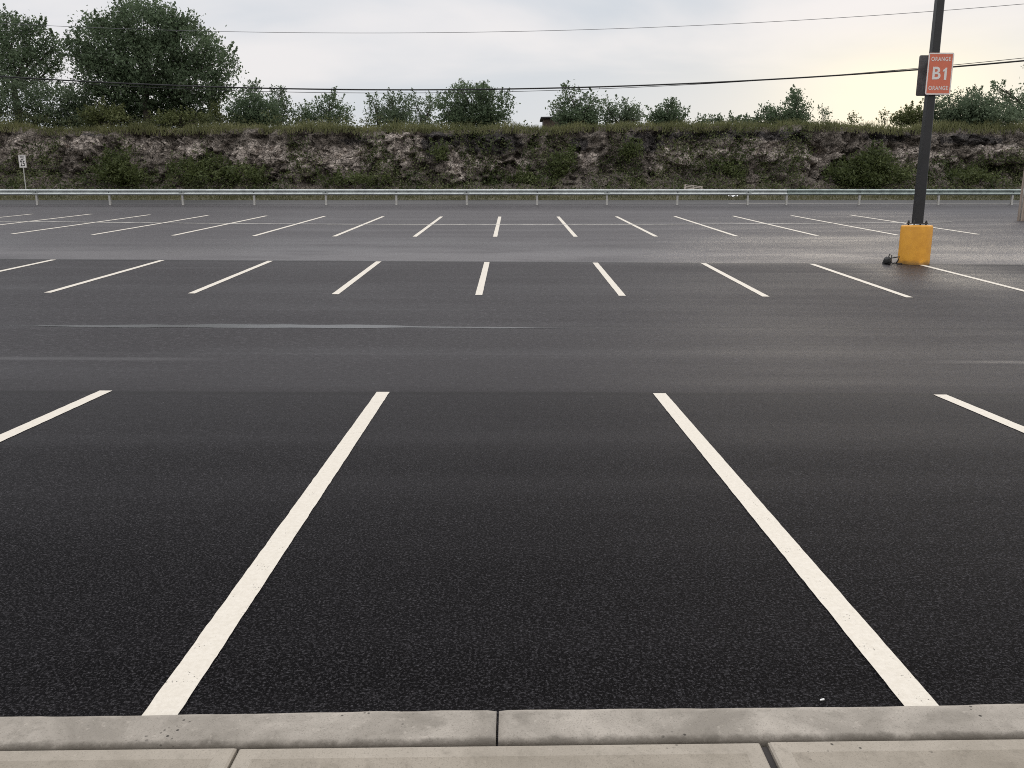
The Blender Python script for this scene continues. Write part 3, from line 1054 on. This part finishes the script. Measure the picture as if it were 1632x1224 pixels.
def blades(name, x, y, z, h, w, mat, lean=.35):
    n = len(x)
    base = np.stack([x, y, z], -1)
    ang = rng.uniform(0, math.pi, n)
    s = np.stack([np.cos(ang), np.sin(ang), np.zeros(n)], -1) * (w * rng.uniform(.6, 1.4, n))[:, None]
    l = rng.normal(size=(n, 3)) * lean * h[:, None]
    l[:, 2] = 0
    top = base + l + np.stack([0 * x, 0 * x, h], -1)
    V = np.stack([base - s, base + s, top + s * .25, top - s * .25], 1).reshape(-1, 3)
    return mesh_quads(name, V, np.arange(4 * n).reshape(n, 4), mat)


n = 46000
x = rng.uniform(-70, 70, n)
dd = rng.gamma(1.3, 1.3, n) - .5
y = top_y(x) + dd
z = np.where(dd < 0, top_z(x) + dd * .8, plateau_z(x, y)) - .05
h = (.18 + .55 * fbm(np.stack([x * .5, y * .5, 0 * x], -1), 3) ** 1.5) * rng.uniform(.6, 1.5, n)
o = blades('ridge_grass', x, y, z, h, .025, M['grass_top'])
tag(o, 'olive green grass along the top edge of the cliff', 'grass', kind='stuff')
n = 45000
x = rng.uniform(-65, 65, n)
y = rng.uniform(51.4, 57.8, n)
z = gz(x, y) - .03
h = (.06 + .42 * fbm(np.stack([x * .6, y * .6, 0 * x], -1), 3) ** 2 * np.clip((y - 51.2) / 3.5, .3, 1.2)) * rng.uniform(.6, 1.4, n)
o = blades('verge_grass', x, y, z, h, .022, M['grass_verge'], .4)
tag(o, 'short rough grass strip between the road and the cliff foot', 'grass', kind='stuff')


# ================================================================== guardrails
def w_profile():
    # (out, up) of a W-beam, centre height 0
    return [(.0, -.155), (.015, -.150), (.075, -.125), (.083, -.095), (.078, -.065), (.02, -.030), (.0, 0), (.02, .030), (.078, .065), (.083, .095), (.075, .125), (.015, .150), (.0, .155)]


def post_z(x, y):
    return float(gz(x, y))


def guardrail(x0, x1, posts, mat, label, top=.83, dy=0.0, name='guardrail'):
    yb = 45.45 + dy
    xm = posts[len(posts) // 2]
    root = empty(name, (xm, yb, post_z(xm, yb)))
    tag(root, label, 'guardrail')
    bx = np.array([xm, yb, post_z(xm, yb)])
    xs_ = np.linspace(x0, x1, max(4, int((x1 - x0) / 1.9)))
    prof = w_profile()
    th = .004
    V, Fc = [], []
    m = len(prof)
    for x in xs_:
        zc = post_z(x, yb) + top - .155
        for s in (0, 1):
            for (o_, u) in prof:
                V.append((x - bx[0], yb - o_ - .06 + s * th - bx[1], zc + u - bx[2]))
    L = 2 * m
    for i in range(len(xs_) - 1):
        for s in (0, 1):
            for j in range(m - 1):
                a = i * L + s * m + j
                q = (a, a + 1, a + L + 1, a + L)
                Fc.append(q if s else q[::-1])
        for j in (0, m - 1):
            a = i * L + j
            Fc.append((a, a + m, a + L + m, a + L))
    mesh_py('beam', V, Fc, mat, root, True)
    for px_ in posts:
        z0 = post_z(px_, yb)
        mb = MB()
        mb.box(-.05, .05, -.055, -.047, -.3, top - .02)
        mb.box(-.05, .05, .047, .055, -.3, top - .02)
        mb.box(-.004, .004, -.047, .047, -.3, top - .02)
        o = mb.build('post', M['post'], root)
        o.location = (px_ - bx[0], 0, z0 - bx[2])
        mb = MB()
        zc = top - .155
        mb.box(-.03, .03, -.075, -.062, zc - .012, zc + .012)
        mb.lathe([(.004, 0), (.018, .002), (.018, .012), (.01, .016)], (0, 0, 0), 10)
        # button head bolt laid towards the lot
        mb.v = mb.v[:8] + [(a, -.075 - c, b + zc) for a, b, c in mb.v[8:]]
        b = mb.build('bolt', M['bolt'], o)
        # splice lap: second sheet with bolt rows
        if (posts.index(px_) % 2) == 0:
            mb = MB()
            vs = []
            for xx_ in (-.16, .16):
                for (o_, u) in prof:
                    vs.append((px_ + xx_ - bx[0], yb - o_ - .064 - bx[1], z0 + top - .155 + u - bx[2]))
            mb.add(vs, [(j, j + m, j + m + 1, j + 1) for j in range(m - 1)])
            for xx_ in (-.11, .11):
                for u in (-.095, .095):
                    mb.box(px_ + xx_ - .014 - bx[0], px_ + xx_ + .014 - bx[0], yb - .158 - bx[1], yb - .146 - bx[1], z0 + top - .155 + u - .014 - bx[2], z0 + top - .155 + u + .014 - bx[2])
            mb.build('splice', mat, root)
    return root


def px_to_x(px):
    return float(at(px, 326, 45.45)[0])


pl = [px_to_x(-167), px_to_x(-54)] + [px_to_x(p) for p in (60, 176, 292, 406, 520, 632, 744, 856, 967, 1079, 1191)]
pr = [px_to_x(p) for p in (1253, 1369, 1495, 1612, 1730)]
guardrail(px_to_x(-210), px_to_x(1252), pl, M['galv'], 'long bright galvanised guardrail running from the left edge behind the far stalls')
guardrail(px_to_x(1249), px_to_x(1790), pr, M['galv_old'], 'duller greenish guardrail section continuing right behind the light pole', .835, .02)

# ================================================================== light pole, signs
bx = at(1463, 421, 20.9)
bx[2] = float(gz(bx[0], bx[1]))
PX, PY, PZ = bx[0] + .0, 21.15, float(gz(bx[0], 21.15))
root = empty('light_pole', (PX, PY, PZ))
tag(root, 'dark square light pole standing on a round yellow concrete base', 'light pole')
BR, BH = .375, .96
mb = MB()
mb.lathe([(BR - .005, -.3), (BR, .02), (BR, BH - .05), (BR - .006, BH - .022), (BR - .02, BH - .006), (BR - .045, BH), (.02, BH + .004)], n=56)
mb.build('concrete_base', M['yellow'], root, True)
mb = MB()
mb.bbox(-.19, .19, -.19, .19, BH + .03, BH + .055, .008)
pl_ = mb.build('base_plate', M['pole'], root)
for sx in (-1, 1):
    for sy in (-1, 1):
        mb = MB()
        c = (sx * .21 * .72, sy * .21 * .72, BH)
        mb.lathe([(.019, 0), (.019, .115), (.015, .12)], c, 8)
        mb.lathe([(.03, .056), (.032, .06), (.032, .085), (.028, .088)], c, 6)
        mb.build('anchor_bolt', M['bolt'], root)
mb = MB()
HT = 8.6


def sq(w, z, b=.02):
    w = w / 2
    return [(-w + b, -w, z), (w - b, -w, z), (w, -w + b, z), (w, w - b, z), (w - b, w, z), (-w + b, w, z), (-w, w - b, z), (-w, -w + b, z)]


mb.loft([sq(.215, BH + .055), sq(.205, 2.5), sq(.19, 5), sq(.165, HT), sq(.15, HT + .02)])
mb.build('shaft', M['pole'], root)
mb = MB()
mb.tube([(.118, -.02, BH + .05), (.115, -.02, 3.0), (.11, -.02, 5.2)], .009, 6)
mb.build('conduit', M['post'], root, True)


def text(body, size, mat, parent, loc, rot=(R(90), 0, 0), bold=.0, name='lettering', sx=1.0, spacing=1.0):
    cu = bpy.data.curves.new(name, 'FONT')
    cu.body = body
    cu.size = size
    cu.align_x = 'CENTER'
    cu.align_y = 'CENTER'
    cu.extrude = .0012
    cu.offset = bold
    cu.space_character = spacing
    cu.materials.append(mat)
    tmp = bpy.data.objects.new(name, cu)
    COL.objects.link(tmp)
    dg = bpy.context.evaluated_depsgraph_get()
    me = bpy.data.meshes.new_from_object(tmp.evaluated_get(dg))
    bpy.data.objects.remove(tmp)
    if not len(me.materials):
        me.materials.append(mat)
    o = bpy.data.objects.new(name, me)
    COL.objects.link(o)
    o.parent = parent
    o.location = loc
    o.rotation_euler = rot
    o.scale = (sx, 1, 1)
    return o


def rrect(w, h, r, n=5):
    pts = []
    for cx, cz, a0 in ((w / 2 - r, h / 2 - r, 0), (-w / 2 + r, h / 2 - r, 90), (-w / 2 + r, -h / 2 + r, 180), (w / 2 - r, -h / 2 + r, 270)):
        for i in range(n + 1):
            a = R(a0 + 90 * i / n)
            pts.append((cx + r * math.cos(a), cz + r * math.sin(a)))
    return pts


def plate_mesh(w, h, r, y0, y1):
    o = MB()
    p = rrect(w, h, r)
    o.loft([[(a, y0, b) for a, b in p], [(a, y1, b) for a, b in p]])
    return o


def ring_mesh(w, h, r, t, y0, y1):
    """flat rounded frame"""
    a, b = rrect(w, h, r), rrect(w - 2 * t, h - 2 * t, max(r - t, .005))
    n = len(a)
    o = MB()
    v = [(x, y0, z) for x, z in a] + [(x, y0, z) for x, z in b] + [(x, y1, z) for x, z in a] + [(x, y1, z) for x, z in b]
    f = []
    for i in range(n):
        j = (i + 1) % n
        f += [(i, j, n + j, n + i), (2 * n + i, 3 * n + i, 3 * n + j, 2 * n + j), (i, 2 * n + i, 2 * n + j, j), (n + i, n + j, 3 * n + j, 3 * n + i)]
    o.add(v, f)
    return o


yf = PY - .165
c1 = (at(1480, 84, yf) + at(1520.5, 84, yf)) / 2
c2 = (at(1474, 151, yf) + at(1515, 151, yf)) / 2
SW = float(at(1520.5, 117, yf)[0] - at(1480, 117, yf)[0])
SH = float(c1[2] - c2[2])
sc_ = (c1 + c2) / 2
sign = empty('parking_sign', (sc_[0], yf, sc_[2]))
tag(sign, 'orange parking area sign with white lettering on the light pole, facing the camera', 'sign')
plate_mesh(SW, SH, .04, -.002, .002).build('sign_panel', M['orange'], sign)
ring_mesh(SW - .006, SH - .006, .038, .028, -.004, -.0022).build('border', M['white'], sign)
text('ORANGE', .135, M['white'], sign, (0, -.0045, SH * .345), bold=.0015, sx=.80, spacing=1.12)
text('B', .40, M['white'], sign, (-.085, -.0045, .0), bold=.009, sx=.98)
mb = MB()
one = [(.115, -.14), (.172, -.14), (.172, .14), (.135, .14), (.118, .115), (.075, .088), (.075, .045), (.115, .065)]
mb.loft([[(a, -.0055, b) for a, b in one], [(a, -.0033, b) for a, b in one]])
mb.build('lettering', M['white'], sign)
text('ORANGE', .135, M['white'], sign, (0, -.0045, -SH * .345), bold=.0015, sx=.80, spacing=1.12)
for zz in (-.3, .3):
    mb = MB()
    mb.box(-.10, .10, .003, .07, zz - .025, zz + .025)
    mb.build('bracket', M['signback'], sign)
yb_ = PY + .20
q1, q2 = at(1465.2, 88, yb_), at(1459.5, 153, yb_)
cx_b = (q1[0] + q2[0]) / 2 + SW / 2
bsign = empty('parking_sign', (cx_b, yb_, (q1[2] + q2[2]) / 2))
tag(bsign, 'grey back of a second sign on the light pole, half hidden behind the orange sign', 'sign')
SHb = float(q1[2] - q2[2])
plate_mesh(SW, SHb, .04, -.002, .002).build('sign_panel', M['signback'], bsign)
for zz in (-.3, .3):
    mb = MB()
    mb.box(-.10, .10, -.09, -.003, zz - .025, zz + .025)
    mb.build('bracket', M['signback'], bsign)

# --- black scrap with a bent wire at the foot of the base
dx = at(1414, 417, 20.95)
dz = float(gz(dx[0], 20.95))
deb = empty('cable_scrap', (dx[0], 20.95, dz))
tag(deb, 'small black lump of scrap with bent wire lying left of the yellow base', 'scrap')
mb = MB()
rings = []
for k, (z_, r_) in enumerate([(0, .085), (.03, .10), (.09, .095), (.14, .08), (.17, .045)]):
    rings.append([(r_ * (1 + .35 * math.sin(3 * a + k) * .6) * math.cos(a), r_ * (1 + .3 * math.cos(2 * a + k)) * math.sin(a), z_ + .02 * math.sin(2 * a + k)) for a in np.linspace(0, 2 * math.pi, 13)[:-1]])
mb.loft(rings)
mb.build('lump', M['rubber'], deb)
mb = MB()
mb.tube([(.0, 0, .12), (.05, 0, .25), (.10, -.02, .21), (.08, -.02, .15), (.17, -.03, .17), (.29, -.02, .185), (.26, -.03, .10), (.21, -.04, .02)], .016, 6)
mb.tube([(.06, -.03, .05), (.12, -.05, .02), (.18, -.04, .03), (.25, -.05, .012), (.36, -.05, .012)], .016, 6)
mb.build('wire', M['rubber'], deb, True)

# ================================================================== utility pole and wires
ub = at(1629, 352, 36.0)
uy = 36.0
for _ in range(30):                      # walk along the view ray to where it meets the lot
    g = float(gz(at(1629, 352, uy)[0], uy))
    r_ = at(1629, 352, uy)[2]
    uy += (g - r_) * -4
    uy = min(max(uy, 25), 44)
ub = at(1629, 352, uy)
uz = float(gz(ub[0], uy))
up = empty('utility_pole', (ub[0], uy, uz))
tag(up, 'weathered wooden utility pole cut off by the right edge of the photo', 'utility pole')
mb = MB()
rings = []
for k, z_ in enumerate(np.linspace(-.4, 10.6, 24)):
    r_ = .185 - .0065 * max(z_, 0)
    rings.append([(r_ * (1 + .04 * math.sin(5 * a + .3 * k)) * math.cos(a), r_ * (1 + .04 * math.cos(4 * a)) * math.sin(a), z_) for a in np.linspace(0, 2 * math.pi, 19)[:-1]])
mb.loft(rings)
mb.build('trunk', M['wood_pole'], up, True)
mb = MB()
mb.tube([(-.155, -.10, 0), (-.15, -.10, 2.6)], .02, 6)
mb.build('ground_wire_guard', M['post'], up, True)


def wire(name, pts, d, rad, mat, label, group=None):
    ps = sorted(pts)
    xs_ = np.array([p[0] for p in ps], float)
    ys_ = np.array([p[1] for p in ps], float)
    co = np.polyfit((xs_ - 816) / 800, ys_, 3)
    P = []
    for px in np.linspace(-260, 1662, 70):
        pyy = np.polyval(co, (px - 816) / 800)
        dd = d + (uy - d) * max(0, min(1, (px - 1000) / 662))
        P.append(at(px, pyy, dd))
    base = P[0]
    mb = MB()
    mb.tube([tuple(p) for p in P], rad, 6)
    o = mb.build(name, mat, None, True)
    tag(o, label, 'wire', group)
    return o


wire('overhead_cable', [(0, 122.5), (120, 128), (360, 138), (620, 143), (760, 143.8), (860, 142.3), (1048, 134), (1200, 127.5), (1300, 122), (1380, 117), (1460, 111.5), (1520, 106.5), (1632, 97)], 40, .034, M['cable'],
     'thick black overhead cable sagging in front of the ridge trees')
wire('overhead_cable', [(0, 124.5), (360, 143), (500, 146.8), (680, 148.5), (860, 146.5), (1000, 140), (1160, 130.5), (1300, 121.5), (1460, 108.5), (1520, 103.5), (1632, 93)], 40.3, .013, M['cable'],
     'thin black overhead cable running just below the thick cable in mid span')
wire('overhead_cable', [(20, 38), (100, 42), (325, 49.5), (420, 52), (600, 52), (760, 50.5), (1000, 46), (1200, 36.5), (1380, 25), (1490, 17.5), (1632, 6.5)], 41, .0105, M['thin_wire'],
     'thin grey wire highest across the sky')

# ================================================================== speed limit sign on the verge
sy = 53.9
sb = at(40, 305, sy)
zb = float(gz(sb[0], sy))
tp = at(34.5, 247, sy)
sp = empty('speed_limit_sign', (tp[0], sy, zb))
tag(sp, 'white speed limit sign on a thin post behind the left guardrail', 'traffic sign')
sp.rotation_euler = (0, 0, R(-12))
top_h = float(tp[2] - zb)
mb = MB()
mb.bbox(-.03, .03, .004, .03, -.3, top_h - .04, .004)
mb.build('post', M['post'], sp)
SHs = 19.5 * scale_at(257, sy)
SWs = .54
mc = top_h - SHs / 2
plate_mesh(SWs, SHs, .04, -.002, .002).build('sign_panel', M['white'], sp).location = (0, 0, mc)
ring_mesh(SWs - .05, SHs - .05, .03, .012, -.0035, -.0022).build('border', M['black'], sp).location = (0, 0, mc)
text('SPEED', .17, M['black'], sp, (0, -.004, mc + SHs * .33), bold=.003, sx=.72)
text('LIMIT', .17, M['black'], sp, (0, -.004, mc + SHs * .13), bold=.003, sx=.85)
text('25', .46, M['black'], sp, (0, -.004, mc - SHs * .20), bold=.012, sx=.80)

# ================================================================== shed, pallet, litter
d_ = 70.0
a0, a1 = at(866, 192, d_), at(948, 192, d_)
zt = float(at(880, 189, d_)[2])
zg = float(plateau_z((a0[0] + a1[0]) / 2, d_)[0]) - .2
shed = empty('shed', ((a0[0] + a1[0]) / 2, d_ + 1.2, zg))
tag(shed, 'low brown shed with a flat dark roof on the ridge beside the open crowned tree', 'shed')
w2 = (a1[0] - a0[0]) / 2
hh = zt - zg
mb = MB()
mb.box(-w2, w2, -1.2, 1.2, 0, hh)
for k in range(int(w2 * 2 / .3)):
    mb.box(-w2 + .3 * k, -w2 + .3 * k + .04, -1.22, -1.203, 0, hh - .01)
mb.build('wall', M['shedwall'], shed)
mb = MB()
mb.box(-w2 - .22, w2 + .22, -1.45, 1.45, hh + .003, hh + .12, lambda p: (p[0], p[1], p[2] + .02 * (p[0] + w2)))
mb.build('roof', M['shedroof'], shed)

pp = at(1105, 298, 55.6)
pz0 = float(gz(pp[0], 55.6))
pal = empty('pallet', (pp[0], 55.6, pz0 + .05))
tag(pal, 'pale slatted pallet leaning against the cliff foot just above the guardrail', 'pallet')
for k in range(6):
    mb = MB()
    mb.box(-.6, .6, -.011, .011, k * .17, k * .17 + .065)
    mb.build('slat', M['pallet'], pal)
for k in (-.55, 0, .55):
    mb = MB()
    mb.box(k - .05, k + .05, .0125, .10, 0, .95)
    mb.build('stringer', M['pallet'], pal)
pal.rotation_euler = (R(-52), R(7), R(-8))

lp = at(1168, 315, 52.2)
mb = MB()
V = []
for i in range(6):
    for j in range(5):
        u, w = i / 5 - .5, j / 4 - .5
        V.append((u * .42 + random.uniform(-.03, .03), w * .3 + random.uniform(-.03, .03), .06 + .10 * math.sin(i * 2.1 + j * 1.7) * .6 + .10 * abs(u)))
Fc = [(i * 5 + j, i * 5 + j + 1, i * 5 + j + 6, i * 5 + j + 5) for i in range(5) for j in range(4)]
o = mesh_py('litter', V, Fc, M['litter'])
sol = o.modifiers.new('thick', 'SOLIDIFY')
sol.thickness = .006
o.location = (lp[0], 52.2, float(gz(lp[0], 52.2)) + .14)
o.scale = (1.25, 1.25, 1.25)
tag(o, 'crumpled white litter on the grass strip behind the guardrail', 'litter')
for (a, b, l, rot) in ((1310, 1117, 'tiny white scrap on the black asphalt near the right line by the kerb', .2),):
    t = (b - CY) / F
    d0 = CAMZ / ((ST + t * CT) / (CT - t * ST))
    c = at(a, b, d0)
    V = [(-.008, -.002, 0), (.008, -.003, .002), (.009, .002, .004), (-.007, .003, .001), (-.008, -.002, .003), (.008, -.003, .005), (.009, .002, .007), (-.007, .003, .004)]
    o = mesh_py('litter', V, [(3, 2, 1, 0), (4, 5, 6, 7), (0, 1, 5, 4), (1, 2, 6, 5), (2, 3, 7, 6), (3, 0, 4, 7)], M['litter'])
    o.location = (c[0], c[1], .002)
    o.rotation_euler = (0, 0, rot)
    tag(o, l, 'litter')

# ================================================================== light
SUN_AZ, SUN_EL = R(24.5), R(7)          # azimuth to the right of the view direction
sd = Vector((math.sin(SUN_AZ) * math.cos(SUN_EL), math.cos(SUN_AZ) * math.cos(SUN_EL), math.sin(SUN_EL)))
sun = bpy.data.lights.new('sun', 'SUN')
sun.energy = .5
sun.specular_factor = 1.0
sun.angle = R(25)
sun.color = (1, .86, .66)
so = bpy.data.objects.new('sun', sun)
COL.objects.link(so)
so.rotation_euler = (-sd).to_track_quat('-Z', 'Y').to_euler()

w = bpy.data.worlds.new('World')
SC.world = w
w.use_nodes = True
t = w.node_tree
t.nodes.clear()


class WN(NT):
    def __init__(self, tree):
        self.t, self.n, self._pos = tree, tree.nodes, None


n = WN(t)
out = n.node('ShaderNodeOutputWorld')
bg = n.node('ShaderNodeBackground')
bg.inputs['Strength'].default_value = .1
sky = n.node('ShaderNodeTexSky', sky_type='NISHITA')
sky.sun_disc = False
sky.sun_elevation = SUN_EL
sky.sun_rotation = SUN_AZ
gen = n.node('ShaderNodeTexCoord').outputs['Generated']
sep = n.node('ShaderNodeSeparateXYZ')
n.set(sep.inputs[0], gen)
zz = n.math('ADD', n.math('MAXIMUM', sep.outputs[2], .0), .13)
comb = n.node('ShaderNodeCombineXYZ')
n.set(comb.inputs[0], n.math('DIVIDE', sep.outputs[0], zz))
n.set(comb.inputs[1], n.math('DIVIDE', sep.outputs[1], zz))
n._pos = comb.outputs[0]
c1_ = n.noise(1, 5, .52, n.scaled((.55, .8, 1), (2.2, .4, 0)), dist=.4)
c2_ = n.noise(1, 4, .5, n.scaled((.28, .5, 1), (7.2, 3.4, 1)))
cl = n.math('ADD', n.math('MULTIPLY', c1_, .6), n.math('MULTIPLY', c2_, .4))
cloud = n.mix(n.rng(cl, .42, .60), (6.2, 6.75, 7.45), (8.8, 8.6, 8.7))
low = n.rng(sep.outputs[2], .0, .30, 1, 0)
cloud = n.mix(n.math('MULTIPLY', low, .40), cloud, (8.5, 8.2, 7.9))
dot = n.node('ShaderNodeVectorMath', operation='DOT_PRODUCT')
n.set(dot.inputs[0], gen)
dot.inputs[1].default_value = sd
dp = n.math('MAXIMUM', dot.outputs['Value'], 0)
g1 = n.math('POWER', dp, 22)
g2 = n.math('POWER', dp, 150)
cloud = n.mix(n.math('MULTIPLY', n.math('MULTIPLY', g1, .42), n.rng(sep.outputs[2], .11, .23, 1, .05)), cloud, (9.3, 8.85, 7.8))
cloud = n.mix(n.math('MULTIPLY', n.math('MULTIPLY', g2, .75), n.rng(sep.outputs[2], .13, .21, 1, .0)), cloud, (11.2, 10.3, 7.9))
full = n.mix(.965, sky.outputs[0], cloud)
dim = n.mix(n.rng(sep.outputs[2], .26, .95), (1, 1, 1), (2.42, 2.31, 2.17))     # overcast: brighter overhead than at the horizon
vm = n.node('ShaderNodeVectorMath', operation='MULTIPLY')
n.set(vm.inputs[0], full)
n.set(vm.inputs[1], dim)
n.set(bg.inputs['Color'], vm.outputs[0])
t.links.new(bg.outputs[0], out.inputs['Surface'])

# ================================================================== camera and view
cam = bpy.data.cameras.new('camera')
cam.sensor_fit = 'HORIZONTAL'
cam.sensor_width = 36
cam.lens = F / 1632 * 36
cam.clip_start = .05
cam.clip_end = 5000
co = bpy.data.objects.new('camera', cam)
COL.objects.link(co)
co.location = (0, 0, CAMZ)
co.rotation_euler = (R(90) - TH, 0, 0)
SC.camera = co
SC.view_settings.view_transform = 'Standard'
SC.view_settings.look = 'None'
SC.view_settings.exposure = 0
SC.view_settings.gamma = 1

SC.cycles.use_denoising = False
SC.cycles.filter_width = 1.0
SC.cycles.max_bounces = 6
SC.cycles.diffuse_bounces = 3
